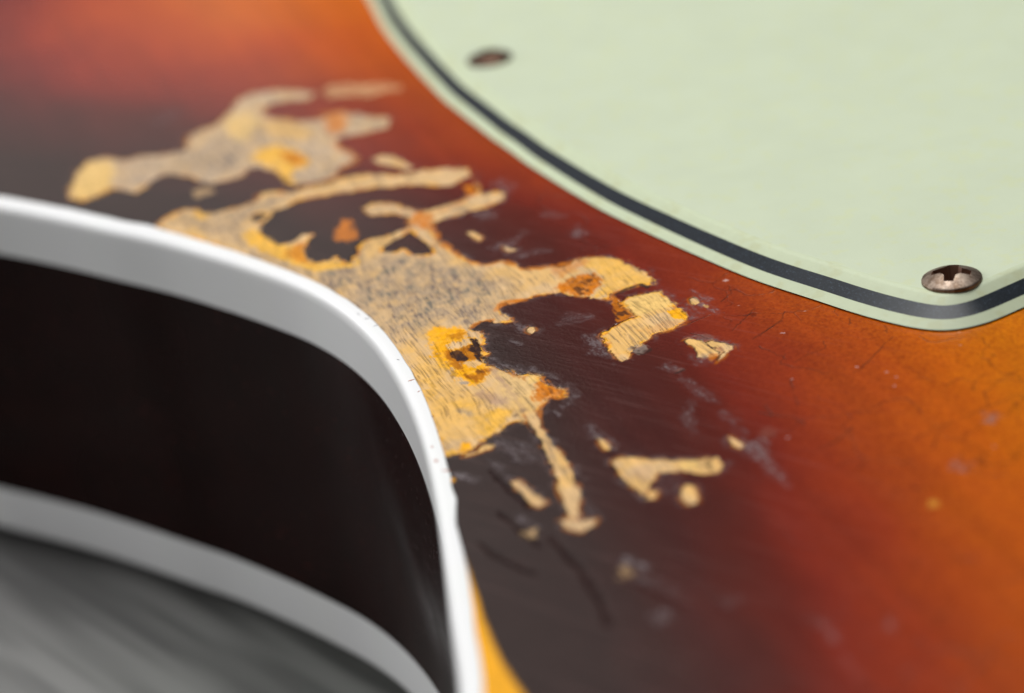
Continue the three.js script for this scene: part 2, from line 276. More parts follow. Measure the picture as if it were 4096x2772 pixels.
mark('weather',{a:0.5,s:1.5},[-39.1,278.1,-34.4,277.6,-32.4,274.5,-34.1,271.0,-37.8,271.7]);
mark('weather',{a:0.6,s:1},[-21,264.3,-17.4,264.7,-16,261.5,-18.1,260.5,-20.8,261.2]);
mark('finish',{},[-24.4,251.0,-24.7,249.2,-23.8,247.0,-22.4,244.8,-20.9,244.7,-19.9,246.1,-18.4,246.5,-18.7,245.1,-19.4,244.0,-19.7,242.4,-19.7,240.2,-18.7,238.2,-17.2,238.1,-16.5,238.9,-15.4,237.4,-14.9,236.6,-14.4,238.4,-14,240.9,-13.3,242.2,-11.7,242.3,-10,243.0,-8.8,244.0,-7.4,244.8,-6.2,246.1,-4.8,246.9,-3.6,248.0,-2.1,249.3,-0.8,251.3,-1,254.3,-1.8,255.7,-3.6,254.0,-4.5,253.7,-7.6,255.5,-11.1,256.7,-13.5,256.8,-16.3,256.8,-18.8,256.6,-20.4,256.8,-21.9,255.4,-23.3,254.6,-23.5,253.1]);
mark('finish',{},[-25.6,254.1,-24.7,254.7,-23.8,253.7,-24.4,252.6,-25.3,252.4]);
mark('bare',{g:0.3},[-13.6,251.0,-12.9,252.1,-11.5,252.2,-9.8,250.7,-8.1,248.4,-7,247.5,-5.3,248.0,-3.5,248.7,-1.8,249.8,-0.9,249.7,0.5,250.0,1.8,249.0,1.3,247.3,0.3,246.3,-1.1,245.9,-3.2,245.0,-4.5,244.7,-6.3,244.1,-6.5,242.6,-5.8,239.2,-6.3,237.2,-7.4,239.4,-8.3,242.0,-9,243.7,-8.6,245.5,-8.9,246.8,-10.4,248.2,-11.9,248.6,-13.1,248.9]);
mark('finish',{},[-8.6,242.4,-7.4,239.4,-6.5,236.9,-6.4,235.6,-7.4,235.5,-8.5,236.0,-9.1,237.5,-9.6,238.4,-9.9,237.5,-10.8,237.5,-11.4,238.1,-11.4,239.4,-10.4,240.7,-9.3,241.6]);
mark('stroke',{w:0.35,c:'D',a:0.8},[-14.2,239.2,-13.4,240.0,-13.5,241.1,-12,240.9]);
mark('stroke',{w:0.5,c:'D',a:0.6},[-20.7,259.9,-19.2,259.8,-17.4,260.1,-15.8,261.9]);
mark('tint',{c:'A',a:0.42,s:1.6},[-9.4,213.1,-7.7,210.9,-6.6,208.5,-6.1,206.0,-5.2,203.8,-4.1,202.5,-3,197.9,-1.2,197.1,-1.8,194.7,-3.3,192.5,-7.7,192.7,-8.3,200.6,-9.1,207.3]);
mark('tint',{c:'L',a:0.4,s:1.0},[-2.2,206.5,-0.2,204.0,2,202.8,1.4,198.8,1.1,194.9,-0.1,194.3,-1,198.8,-1.9,202.8]);
mark('stroke',{w:0.75,c:'O',a:0.75},[-6.4,243.9,-5.8,239.6,-4.9,236.4,-3.9,233.9,-2.8,231.9,-1.9,230.7,-0.7,230.2,0.5,230.5,2.2,227.7,4.8,227.1,6.9,227.1]);
mark('stroke',{w:0.8,c:'O',a:0.8},[-0.8,218.9,-0.6,219.9,-0.3,220.4,0.4,220.4,1.7,220.1]);
mark('stroke',{w:0.5,c:'O',a:0.6},[-3.5,215.7,-3.1,216.3,-2.6,216.7,-1.9,216.7,-1.1,216.0]);
mark('stroke',{w:0.5,c:'O',a:0.7},[3.3,220.8,1.8,220.3,0.4,220.0,-0.5,219.6]);
mark('stroke',{w:0.6,c:'O',a:0.6},[2.8,228.0,4.7,227.3,6.3,227.6,8.3,228.2,10.1,227.5]);
mark('stroke',{w:0.45,c:'O',a:0.6},[8.2,209.6,8.4,207.7,8.9,205.0,9.4,203.4]);
mark('stroke',{w:0.6,c:'O',a:0.7},[9.8,217.1,10.4,218.4,11.7,219.1,13,219.4]);
mark('stroke',{w:1.0,c:'O',a:0.5},[-16.4,273.2,-15.2,270.0,-13.9,267.1,-14.5,265.7,-15.9,264.8]);
mark('stroke',{w:0.8,c:'O',a:0.5},[-17.4,261.6,-16.3,262.2,-15.6,263.1]);
mark('stroke',{w:0.9,c:'O',a:0.5},[-17.8,284.3,-15.9,284.1,-14.4,282.3]);
mark('stroke',{w:0.6,c:'O2',a:0.45},[-13.5,257.3,-16.3,257.3,-18.8,256.8,-20.4,257.0]);
mark('stroke',{w:0.5,c:'O',a:0.5},[-6.3,246.6,-4.4,247.1,-2.3,248.9,-1.2,250.3]);
mark('stroke',{w:0.5,c:'D',a:0.55},[-2.3,206.5,-1.7,206.1,-1,205.1,-0.2,204.1,0.5,203.7]);
mark('stroke',{w:0.4,c:'O',a:0.6},[1.7,202.7,2.3,202.4,2.2,201.6]);
mark('stroke',{w:0.6,c:'O',a:0.6},[1.9,197.2,1.5,196.0,1.2,194.9]);
mark('stroke',{w:0.8,c:'A2',a:0.5},[-46.9,269.3,-45.1,267.4,-43.6,268.2,-42.4,269.8]);
mark('stroke',{w:0.8,c:'O2',a:0.35},[-34.3,281.4,-34,284.1,-32.7,285.5,-31.2,286.2,-30,288.5]);
mark('tint',{c:'O',a:0.9,s:0.5},[-16.5,246.4,-15.6,248.8,-14.6,248.6,-14.5,245.1,-14,243.1,-15,242.4,-16.3,243.4]);
mark('tint',{c:'O',a:0.8,s:0.5},[-8.7,244.9,-8,247.4,-6.8,247.3,-6.2,245.2,-6.7,242.2,-7.6,242.7]);
mark('tint',{c:'O',a:0.9,s:0.3},[-2.6,253.1,-1.6,253.1,-1.1,250.5,-1.7,249.3,-2.2,251.4]);
mark('tint',{c:'A',a:0.85,s:0.8},[-26.3,271.8,-25.3,275.6,-23.5,276.1,-21.2,273.7,-19.7,270.3,-19.1,267.9,-20.2,266.9,-21.5,265.4,-21,261.6,-22.1,262.6,-23.1,267.2,-24.8,270.0]);
mark('tint',{c:'O',a:0.85,s:0.6},[-23.1,273.5,-20.8,271.9,-19.6,268.7,-20.6,267.8,-22.1,270.3]);
mark('tint',{c:'O',a:0.75,s:0.8},[-17.7,284.4,-15.6,283.9,-14.9,280.1,-15.3,276.9,-16.8,276.5,-17.7,279.8]);
mark('tint',{c:'A',a:0.4,s:1.5},[-25.4,285.7,-22.7,284.4,-20.4,281.6,-18.3,277.8,-20.3,276.0,-23.4,279.1,-25.3,282.2]);
mark('tint',{c:'L',a:0.8,s:0.8},[-47,272.2,-46.8,277.3,-45.6,280.5,-43.2,280.0,-42.3,275.8,-42.5,270.7,-43.6,268.9,-45.2,268.1,-46.8,269.5]);
mark('tint',{c:'L',a:0.6,s:1},[-29.6,288.9,-27.1,290.0,-25.4,285.1,-27.1,278.6,-29.4,283.0]);
mark('tint',{c:'A',a:0.85,s:0.4},[-26.6,248.9,-25.3,250.6,-24.2,247.9,-22.4,244.3,-20.2,243.9,-19.7,239.8,-18.5,237.8,-16.3,237.1,-14.7,236.0,-14,237.4,-13.9,235.7,-15,235.1,-17.3,235.8,-18.6,235.5,-21.6,239.7,-24.7,244.1]);
mark('tint',{c:'O',a:0.7,s:0.5},[-21.8,241.6,-20.7,244.2,-19.7,243.7,-19.7,239.8,-18.6,237.6,-20.1,238.7]);
mark('tint',{c:'A',a:0.7,s:0.5},[-32.3,258.7,-31.4,257.8,-30.1,256.1,-30.9,255.3,-32,256.7]);
mark('tint',{c:'A',a:0.65,s:0.5},[8.5,227.5,10.2,227.4,11.4,226.5,12.7,224.1,14.3,220.3,13.9,219.3,12.5,219.5,10.5,218.7,8.6,218.1,9.4,220.7,9.6,222.6,9.2,224.4,8.3,225.6]);
mark('tint',{c:'O',a:0.5,s:0.5},[4.7,226.9,6.6,227.3,8.2,227.9,8.8,227.2,7.4,225.1,5.7,224.2]);
mark('tint',{c:'O',a:0.97,s:0.5},[4.8,221.8,6.3,223.4,7.6,224.2,9.1,224.0,9.6,222.2,9.1,220.5,8,218.9,6.8,219.0,5.7,220.5]);
mark('streaks',{c:'D',a:0.75},[6.3,222.4,7.6,224.2,9.1,223.6,9.4,221.5,8.1,219.3,6.8,219.0]);
mark('bare',{g:0},[10.5,215.9,11,216.6,12.3,217.2,13.9,217.1,14.6,217.1,15.2,215.3,15.5,213.7,15.8,212.8,16.5,211.0,16.2,209.7,15.5,208.9,14.4,208.2,13.4,207.9,12.5,207.0,11.9,206.3,11.4,205.5,10.5,204.8,10.2,203.5,9.6,203.2,9.2,203.7,8.9,205.0,8.6,206.2,8.4,207.7,8.1,209.2,8.3,209.8,9.3,210.6,10.3,211.3,11,212.1,11.7,212.4,11.2,213.9]);
mark('tint',{c:'L',a:0.9,s:0.4},[11,216.2,13.9,217.1,15.2,215.3,15.5,213.7,13.7,212.9,12.5,212.6,11.7,212.4,11.2,213.9]);
mark('tint',{c:'A2',a:1,s:0.2},[14.7,212.3,15.7,212.7,16.4,211.1,16.2,209.9,15.2,210.4]);
mark('tint',{c:'O',a:0.8,s:0.25},[9.9,218.2,10.8,216.7,11.7,212.4,10.9,211.8,10,211.7,10,214.3]);
mark('streaks',{c:'D',a:0.8},[10.2,216.2,11.1,214.3,11.5,212.6,10.1,212.1,9.9,213.6]);
mark('stroke',{w:0.5,c:'D',a:0.9},[10.4,218.0,11.7,219.0,13,219.5,13.6,218.4]);
mark('tint',{c:'O',a:0.25,s:0.8},[11.8,209.2,13.7,209.9,15.5,210.3,16,209.4,14.4,208.2,12.7,207.5]);
mark('tint',{c:'A2',a:1,s:0.6},[-7.5,216.2,-6.8,216.9,-6.1,217.0,-5.6,216.6,-4.9,216.2,-4.3,215.7,-3.9,215.2,-3.9,214.1,-4.3,212.9,-5,213.0,-5.7,212.8,-5.9,212.1,-5.3,211.3,-4.5,211.6,-3.7,212.1,-3.4,213.1,-3,211.4,-2.7,209.4,-2.7,207.8,-2.4,206.5,-2.4,205.2,-2.9,204.1,-3.6,203.2,-4.3,203.1,-4.7,204.2,-5.2,204.6,-5.6,205.8,-6,207.1,-6.6,208.5,-7,209.4,-7.5,210.6,-7.1,212.0,-7.5,213.5]);
mark('tint',{c:'O2',a:1,s:0.5},[-6,211.8,-5.2,210.9,-4.5,211.6,-3.7,211.9,-3.1,210.7,-2.8,208.2,-3.5,208.3,-4.3,208.6,-4.9,207.5,-4,205.4,-3.3,206.1,-2.8,206.7,-2.4,206.0,-2.8,204.4,-3.6,203.8,-4.5,204.7,-5.1,206.4,-5.7,207.8,-6.1,209.3]);
mark('tint',{c:'O2',a:0.7,s:0.5},[-5.7,214.8,-4.6,215.5,-4,215.0,-4.1,213.8,-4.7,213.5,-5.5,214.0]);
mark('tint',{c:'D',a:1,s:0.2},[-5.6,211.1,-5,211.0,-4.4,210.0,-4,208.9,-4.5,208.5,-5.2,208.9,-5.5,209.8]);
mark('tint',{c:'D',a:1,s:0.3},[-3.5,213.0,-3.1,212.7,-2.9,211.4,-2.8,209.8,-2.5,208.7,-2.4,206.9,-2.8,207.4,-2.9,208.7,-3.4,209.6,-3.6,210.8]);
mark('streaks',{c:'D',a:1},[-4.1,211.8,-3.3,211.9,-2.5,208.9,-2.6,207.0,-3.4,207.9,-4.1,209.5]);
mark('tint',{c:'D',a:0.6,s:0.4},[-6.2,207.2,-5.5,207.1,-5.3,205.9,-5.7,205.3,-6,206.4]);
mark('tint',{c:'D',a:0.5,s:0.4},[-3.5,206.2,-3,206.7,-2.9,205.6,-3.4,205.2]);
mark('tint',{c:'B',a:0.9,s:0.4},[-4.5,208.1,-3.5,208.3,-2.9,208.1,-2.8,207.4,-3.3,206.7,-3.8,206.7,-4.4,207.5]);
mark('tint',{c:'G',a:0.9,s:0.15},[-5.2,204.2,-4.7,204.3,-4.3,203.9,-4.4,203.5,-5,203.7]);
mark('tint',{c:'V',a:0.6,s:0.6},[-4.1,201.4,-3.1,201.9,-2.2,200.5,-1.3,199.3,-1.2,198.4,-1.8,198.2,-2.9,199.3,-3.6,200.1]);
mark('tint',{c:'V',a:0.45,s:0.4},[-2.3,206.5,-1.6,205.5,-1.4,203.5,-1,201.9,-1.3,202.0,-1.8,204.1]);
mark('tint',{c:'G',a:0.5,s:0.6},[-5.7,198.6,-5,198.8,-4.2,197.7,-4.4,196.7,-5.2,197.2]);
mark('stroke',{w:0.7,c:'V',a:0.4},[-2.1,205.7,-1.4,203.2,-0.8,200.6,-0.2,198.0,0.3,195.3]);
mark('tint',{c:'O',a:0.95,s:0.5},[1.6,201.3,2.3,201.8,2.7,200.9,3.3,199.8,3.9,199.0,3.9,197.9,3.4,197.7,2.8,198.3,2.3,198.0,1.8,197.3,1.2,197.8,1.3,199.8]);
mark('streaks',{c:'D',a:0.6},[2,200.4,2.8,200.1,3.3,199.2,2.8,198.5,2.1,198.8]);
mark('tint',{c:'L',a:0.8,s:0.3},[0.9,203.2,1.5,203.4,2.1,203.0,1.7,202.0,1,201.7]);
mark('tint',{c:'O',a:0.5,s:0.3},[-0.8,205.0,-0.1,204.2,0.2,203.5,-0.4,203.5]);
mark('tint',{c:'O2',a:0.7,s:0.25},[0.2,203.5,0.9,203.1,0.7,202.2,0.3,202.7]);
mark('tint',{c:'A',a:0.8,s:0.7},[-3,197.1,-1.9,197.4,-0.8,196.8,-0.8,195.8,-1.4,194.8,-2.1,193.8,-2.8,193.0,-3.6,192.4,-4,192.8,-3.2,194.5]);
mark('tint',{c:'A',a:0.5,s:0.7},[-4.3,196.7,-3.4,196.9,-3.1,195.2,-3.9,194.8]);
mark('tint',{c:'A',a:0.5,s:1},[-8.4,205.8,-7.8,205.9,-7.2,204.6,-7.6,202.5,-8.2,203.5]);
mark('tint',{c:'A',a:0.5,s:0.8},[-6.3,200.2,-5.2,200.9,-4.3,199.8,-4.3,198.1,-5.1,198.9,-6,199.2]);
mark('tint',{c:'A',a:0.3,s:1},[-7.1,216.2,-6.4,213.5,-6.9,212.1,-7.6,213.6,-8.2,215.8]);
mark('tint',{c:'A',a:0.6,s:0.6},[-7.4,210.0,-6.8,210.5,-6.3,208.8,-5.4,205.8,-6,206.6]);
mark('tint',{c:'D',a:0.7,s:0.2},[-1,195.6,-0.5,196.2,-0.3,195.7,-0.6,195.2]);
mark('tint',{c:'A2',a:0.9,s:0.3},[-5.5,191.9,-4.8,191.9,-4.7,190.6,-5.4,190.0,-6,190.4,-6.4,190.3,-5.8,191.1]);
mark('tint',{c:'A2',a:0.8,s:0.3},[-4,192.2,-3.3,192.2,-3,192.7,-3.6,191.7,-4.1,191.4]);
mark('tint',{c:'A',a:0.8,s:0.3},[-7.3,190.0,-6.9,190.9,-6.2,191.1,-6.1,190.2,-6.8,190.0]);
mark('tint',{c:'A2',a:0.9,s:0.2},[-7,186.2,-6.5,186.0,-6.3,185.3,-6.9,184.9,-7.1,185.2]);
mark('bare',{g:0.1},[-3.9,190.9,-3.2,191.1,-2.7,190.7,-3,190.1,-3.7,189.9,-5,189.4,-5.6,189.4,-5.2,189.9,-4.3,190.0]);
mark('bare',{g:0.1},[0.1,196.3,1.2,195.9,1.3,192.9,2,189.4,2.8,186.7,3.3,184.1,3.5,181.3,3.6,179.0,3.2,176.6,3.1,175.2,2.1,175.5,2.2,177.6,1.9,180.3,1.9,182.9,1.7,185.7,1.3,188.6,0.9,191.6,0.4,193.6]);
mark('bare',{g:0.2},[1.5,175.6,2.1,175.7,3.1,175.2,4.5,174.9,4.1,173.9,3,173.3,2,174.1]);
mark('bare',{g:0.1},[-1.9,183.5,-1.2,183.6,-0.4,181.7,0.4,180.1,0.8,179.0,0.1,178.4,-0.5,179.1,-1.1,181.3]);
mark('tint',{c:'B',a:0.6,s:0.4},[-1.5,174.6,-0.5,174.9,-0.4,173.7,-1,173.6]);
mark('bare',{g:0},[5.8,189.1,6.4,188.5,6.9,187.0,6.7,186.4,6.3,186.6,6,188.0]);
mark('bare',{g:0.1},[6.7,184.5,7.5,184.9,9.7,183.7,12.3,182.5,15.1,182.1,15.6,180.7,15,179.7,13.6,179.5,12.9,180.2,11.6,180.8,10.1,181.1,9.9,180.2,9.2,179.4,9.1,177.9,8.5,177.7,8,178.8,7.4,180.3,7,181.8,6.8,183.2]);
mark('tint',{c:'L',a:0.8,s:0.3},[12,182.4,13.5,182.1,13.6,180.7,12.1,180.9]);
mark('tint',{c:'V',a:0.3,s:0.5},[8.3,182.7,9.6,182.9,9.8,180.9,8.9,179.8,8,180.8]);
mark('stroke',{w:0.5,c:'D',a:0.7},[14.4,181.9,14.3,180.3]);
mark('bare',{g:0},[8.6,176.9,9.2,178.1,9.7,177.9,9.4,176.8]);
mark('bare',{g:0},[11.5,177.3,12.1,178.4,12.6,177.9,12.8,175.9,12.5,174.9,11.8,174.9,11.5,175.9]);
mark('bare',{g:0},[16.6,185.5,17.1,184.7,17.7,183.3,17.2,183.0,16.7,183.8]);
mark('bare',{g:0},[1.6,213.4,1.9,213.8,2.3,213.6,2.4,212.8,2,212.1,1.6,212.7]);
mark('scuff',{a:0.55},[15.5,205.9,16.7,206.4,17.4,206.2,18.4,204.9,18.6,204.1,17.9,204.4,17.3,205.3,16,205.6]);
mark('tint',{c:'N',a:0.5,s:0.2},[16.5,206.2,17.4,206.2,18.2,205.2,17.6,204.5,16.9,204.8]);
mark('bare',{g:0.05},[15.5,205.4,15.9,205.8,16.4,205.5,17,204.9,17.2,204.3,17.8,204.5,18.5,203.8,19,203.6,19.4,202.8,19.4,202.1,19,201.6,18.4,200.8,17.6,199.7,18,200.7,18.6,201.9,17.9,201.3,17.2,201.2,16.5,201.2,16.1,201.6,16.3,202.7,16.2,203.8,15.7,204.5]);
mark('tint',{c:'O',a:0.6,s:0.2},[17.2,201.9,18.2,201.7,17.8,200.8,17.2,200.0,17,200.8]);
mark('stroke',{w:0.22,c:'D',a:0.9},[17.3,204.3,17.5,203.3,17.8,202.4,18.2,201.9,17.7,200.3]);
mark('tint',{c:'D',a:0.8,s:0.15},[17.7,203.1,18.1,203.3,17.9,202.1,17.7,202.6]);
mark('tint',{c:'R',a:0.5,s:0.2},[18,202.8,18.6,203.1,18.8,202.3,18.4,201.8,18,202.3]);
mark('scuff',{a:0.6},[15.7,202.3,16.1,201.5,17,201.3,17,200.3,16.7,199.0,16.3,199.7,15.8,200.4]);
mark('scuff',{a:0.6},[12.5,200.6,13.2,201.4,13.9,200.6,14.6,199.7,14.3,198.9,13.6,198.9,13.1,199.7]);
mark('tint',{c:'N',a:0.6,s:0.15},[13.8,199.6,14.4,199.9,14.7,199.5,14.2,199.1]);
mark('stroke',{w:0.25,c:'D',a:0.9},[13.9,199.0,14.3,199.2,14.7,199.5]);
mark('tint',{c:'G',a:0.6,s:0.25},[10.3,205.7,11,206.0,11.7,206.2,12.3,205.9,12.2,204.8,11.8,204.1,11.2,204.0,10.7,204.9]);
mark('streaks',{c:'D',a:0.8},[10.5,206.0,11.2,206.1,11.9,205.5,12,204.4,11.2,204.2,10.6,205.3]);
mark('stroke',{w:0.3,c:'D',a:0.9},[11.1,204.2,11.5,203.9,12,204.2,12.3,204.8]);
mark('bare',{g:0},[17.1,214.3,17.6,214.6,17.9,213.8,17.9,213.1,17.4,212.8,17.1,213.2]);
mark('scuff',{a:0.5},[17.5,216.5,18.3,215.2,19.2,213.5,18.4,213.3,17.8,214.3]);
mark('scuff',{a:0.8},[17.8,212.8,18.3,212.8,19.2,210.9,19.3,209.9,18.9,210.3,18.2,211.7]);
mark('tint',{c:'L',a:0.5,s:0.2},[18.2,212.6,18.5,212.1,18.4,211.8,18,212.3]);
mark('scuff',{a:0.25},[15.3,212.8,16.9,213.5,18.4,210.5,17.2,209.7,16.2,209.3,16.3,211.3]);
mark('stroke',{w:0.15,c:'K',a:0.45},[13.4,207.7,14.7,208.1,16.3,208.9,18.3,210.0,19.2,210.0]);
mark('stroke',{w:0.35,c:'O',a:0.4},[13.5,207.7,14.8,208.3,16,208.9]);
mark('scuff',{a:0.4},[14.4,218.7,15.1,217.1,15.9,214.9,15.5,213.9,14.7,216.7]);
mark('scuff',{a:0.55},[14.1,197.7,15.2,196.8,15.9,195.1,16.6,193.0,16.7,191.7,16.1,192.3,15.1,194.5]);
mark('tint',{c:'W',a:0.8,s:0.12},[20.7,217.3,21,217.5,21.2,217.2,20.9,216.9]);
mark('scuff',{a:0.45},[14.2,193.7,14.5,192.3,14.1,190.3,14,187.3,13.7,186.8,13.3,188.7,13.2,189.7,13.8,191.1]);
mark('scuff',{a:0.3},[16.8,190.3,17.5,188.2,18.2,184.9,18.9,181.7,19.4,179.5,19.6,177.4,18.9,178.8,18,182.3,16.9,186.5]);
mark('tint',{c:'N',a:0.3,s:0.6},[19.4,186.0,20.1,186.2,20.4,185.0,19.7,183.8,19.3,184.2]);
mark('scuff',{a:0.5},[17.4,184.0,19.4,184.3,19.3,180.9,19.8,175.2,19.3,176.0,18.5,180.2,17.2,182.0]);
mark('scuff',{a:0.5},[4.6,191.7,5.6,192.1,6.5,189.6,7,186.6,6.3,187.5,5.1,190.1]);
mark('scuff',{a:0.55},[6.6,209.8,7.7,209.7,8.4,207.0,8.4,204.9,6.8,205.8]);
mark('scuff',{a:0.3},[4.5,213.5,5.6,215.3,8.5,214.7,7.5,213.1,5,212.8]);
mark('scuff',{a:0.6},[-2.3,208.9,-1,206.3,1.3,204.8,3.1,202.4,4.6,199.9,5.2,198.0,4.4,196.0,3.7,196.0,4.6,198.2,3.6,200.9,1.8,203.6,-1,205.3]);
mark('scuff',{a:0.4},[0.3,215.9,1.6,213.9,2.4,212.1,1.2,212.2]);
mark('scuff',{a:0.5},[0,211.6,0.8,210.9,0.6,210.3,-0.1,210.8]);
mark('scuff',{a:0.9},[2.2,196.2,3,194.6,2.9,194.4,2,195.8]);
mark('scuff',{a:1.2},[-6.4,186.6,-5.5,185.9,-4.7,184.8,-4.9,184.4,-6,185.4]);
mark('scuff',{a:0.35},[-2.6,192.4,-0.7,190.7,1.3,188.6,1.2,186.5,-0.7,186.2,-1.6,188.2,-2.7,190.3]);
mark('scuff',{a:0.45},[-3.8,188.6,-2.6,186.5,-1.5,184.1,-2.1,184.0,-3.2,186.4]);
mark('scuff',{a:0.7},[-1.9,178.0,-0.8,176.7,-0.2,175.2,-0.8,175.1,-1.7,176.7]);
mark('scuff',{a:1.0},[5.9,168.7,6.8,167.2,7.9,166.0,7.5,165.3,6.5,166.2,5.7,167.3]);
mark('tint',{c:'B',a:0.4,s:0.5},[5.3,166.4,5.9,166.8,6.3,165.6,5.8,164.9,5.4,165.5]);
mark('scuff',{a:0.4},[6.4,165.3,8.2,163.6,9.1,161.7,8.1,162.8,6.6,164.4]);
mark('scuff',{a:0.35},[6.5,159.2,7.8,160.4,8.7,159.3,8.2,157.8,6.9,157.7]);
mark('scuff',{a:0.35},[11.9,159.7,13.8,159.6,14,158.7,12.6,158.6]);
mark('scuff',{a:0.3},[3.4,179.8,4.7,176.1,4.2,175.0,3.3,175.3]);
mark('scuff',{a:0.25},[9.5,180.0,11.6,179.6,12.1,178.1,10.4,176.7,9.6,177.7]);
mark('stroke',{w:0.38,c:'K',a:0.45},[-4.9,174.0,-4.1,172.2,-2.5,169.9,-1,168.0]);
mark('stroke',{w:0.52,c:'K',a:0.38},[0.9,173.0,2.1,169.0,3.2,165.2,4,158.9]);
mark('stroke',{w:0.45,c:'K',a:0.45},[-3.3,186.0,-1.7,181.5,-0.4,178.4]);
mark('stroke',{w:0.45,c:'K',a:0.38},[-3.1,178.7,-1.8,175.7,-0.2,172.2]);
mark('stroke',{w:0.38,c:'K',a:0.3},[6.8,163.8,8.2,161.6,9.7,159.6]);
mark('scuff',{a:0.6},[37.3,182.3,38.1,182.1,38.2,181.1,37.6,180.1,37.1,180.8]);
mark('scuff',{a:0.5},[32.8,175.2,33.6,175.2,34.5,174.2,33.6,173.3,32.7,173.9]);
mark('scuff',{a:0.3},[18,155.5,19.1,154.5,19.8,152.4,19.8,151.3,19.1,151.7,18.8,153.5]);
mark('scuff',{a:0.3},[19.6,149.9,20,148.9,20,146.7,19.7,147.6]);
mark('scuff',{a:0.3},[23.2,153.5,23.9,153.5,23.8,152.2,23.1,152.0]);
mark('tint',{c:'A',a:0.45,s:0.5},[29.9,169.2,30.5,169.4,30.4,168.4,29.8,168.4]);
mark('scuff',{a:0.3},[-38.9,292.2,-36.4,295.1,-35.2,292.8,-36.9,290.6,-38.3,289.0]);
mark('scuff',{a:1.0,c:'B'},[-18,292.4,-17.4,294.2,-15.1,294.0,-11.4,292.5,-8.5,290.4,-8.3,288.5,-10.4,288.7,-12.8,288.0,-14.7,289.6,-17,290.1]);
mark('bare',{g:0.2},[-12.1,265.9,-11.2,266.8,-9.8,265.9,-8.8,263.6,-7.6,261.3,-8.3,260.6,-9.9,262.6,-11.5,264.1]);
mark('tint',{c:'B',a:0.5,s:0.5},[-32.8,264.9,-31.8,265.4,-29.9,264.1,-30.2,263.2,-32,262.5]);
mark('bare',{g:0.1},[-2.8,239.7,-2.1,239.6,-1.2,237.7,-1.6,236.8,-2.3,238.4]);
mark('bare',{g:0.1},[0.7,234.5,1.3,233.8,2.1,232.9,1.4,232.5,0.8,233.4]);
mark('scuff',{a:0.5},[-2,244.8,-0.5,245.0,0.3,243.8,-0.1,242.1,-1.3,242.6]);
mark('scuff',{a:0.45},[5,241.3,6.3,241.6,7.7,239.7,6.2,239.4]);
mark('scuff',{a:0.45},[-0.8,234.5,0.9,235.5,3,237.7,3.3,236.7,1.5,233.6,-0.2,232.6]);
mark('scuff',{a:0.4},[7.4,235.3,8.9,237.3,9.3,234.1,8.2,232.9]);
mark('scuff',{a:0.3},[0,252.9,2.4,253.7,3.3,250.5,2,247.7,0.9,250.6]);
mark('scuff',{a:0.35},[0.3,232.6,2.7,232.0,5.1,232.3,5.5,231.3,3.3,230.5,1.1,230.6]);
crack([28.6,193.3,30.3,195.3,32,197.7,33.5,199.5]);
crack([24.1,197.4,25.5,198.5,26.7,199.0,27.3,199.5,27.4,200.9]);
crack([21.5,203.5,23,205.0,24.6,206.5,25.2,208.5]);
crack([33.2,202.1,33.1,201.0,32.9,200.5]);
crack([31.1,179.8,33.3,181.4,35,181.7,37.1,183.0,39.5,184.0,40.9,185.0]);
crack([38.1,183.6,38.3,185.9,39.8,187.6,42.2,189.5]);
crack([28.8,186.3,30.3,187.3,32.1,187.3,32.8,183.7]);
crack([23.1,189.0,23.2,192.1,23.4,194.6]);
crack([23.7,199.5,22.9,197.4,24.7,196.1,26.9,193.7]);
crack([35.5,198.8,36.2,197.1,38.2,197.0,40.2,197.0]);
crack([37.5,186.9,38.2,188.5,39.5,189.6]);
crack([20.5,190.0,20.7,187.4]);
crack([30.4,204.6,30.2,203.2]);
crack([32.1,177.7,33.1,180.3,35.2,182.5]);
crack([19.9,212.5,21,214.1,21.1,216.2]);
crack([19.9,205.9,21.2,207.9,22.5,209.6,22.7,209.9]);
crack([21.7,203.6,22.7,204.5,24,206.1,24.8,206.5]);
crack([21.8,201.7,22.9,199.6,23.8,198.2]);
speck(31.4,192.7);
speck(32.0,191.5);
speck(26.9,207.6);
speck(24.1,203.8);
speck(24.3,203.7);
speck(21.3,183.6);
speck(29.2,194.6);
speck(38.5,195.6);
speck(36.8,176.5);
speck(21.3,211.1);
speck(39.0,198.2);
speck(23.4,194.2);
speck(31.5,189.9);mark('tint',{c:'A2',a:1.3,s:0.5,n:0.12},[-7.6,176,-6.5,173,-5.9,168,-5.3,161.5,-4.4,155.9,-3.2,151.4,-1.6,145,0.5,138,0,124,-9,124,-9,150,-8,170]);
// hairline checking spread through the amber and red
for (let i = 0; i < 14; i++) {
  let x = 14 + rnd() * 62, v = 140 + rnd() * 70, a = rnd() * 6.28; const p = [x, v], n = 2 + Math.floor(rnd() * 3);
  for (let q = 0; q < n; q++) { a += (rnd() - 0.5) * 1.3; const l = 1 + rnd() * 2.6; x += Math.cos(a) * l; v += Math.sin(a) * l * 1.4; p.push(x, v); }
  crack(p);
}
const at = (a) => (i, j, c) => { const k = j * N + i; c[0] = a[0][k]; c[1] = a[1][k]; c[2] = a[2][k]; };
const topMap = dataMap(N, N, at([R, G, B]), true, true);
const topRough = dataMap(N, N, (i, j, c) => { c[0] = c[1] = c[2] = rough[j * N + i]; }, false, true, (i, j) => spec[j * N + i]);
const topBump = dataMap(N, N, (i, j, c) => { c[0] = c[1] = c[2] = 0.75 + 0.4 * low[j * N + i]; }, false, true);
const lacquer = new THREE.MeshPhysicalMaterial({ map: topMap, roughnessMap: topRough, roughness: 1, specularIntensityMap: topRough, bumpMap: topBump, bumpScale: 0.0007, metalness: 0, ior: 1.5 });

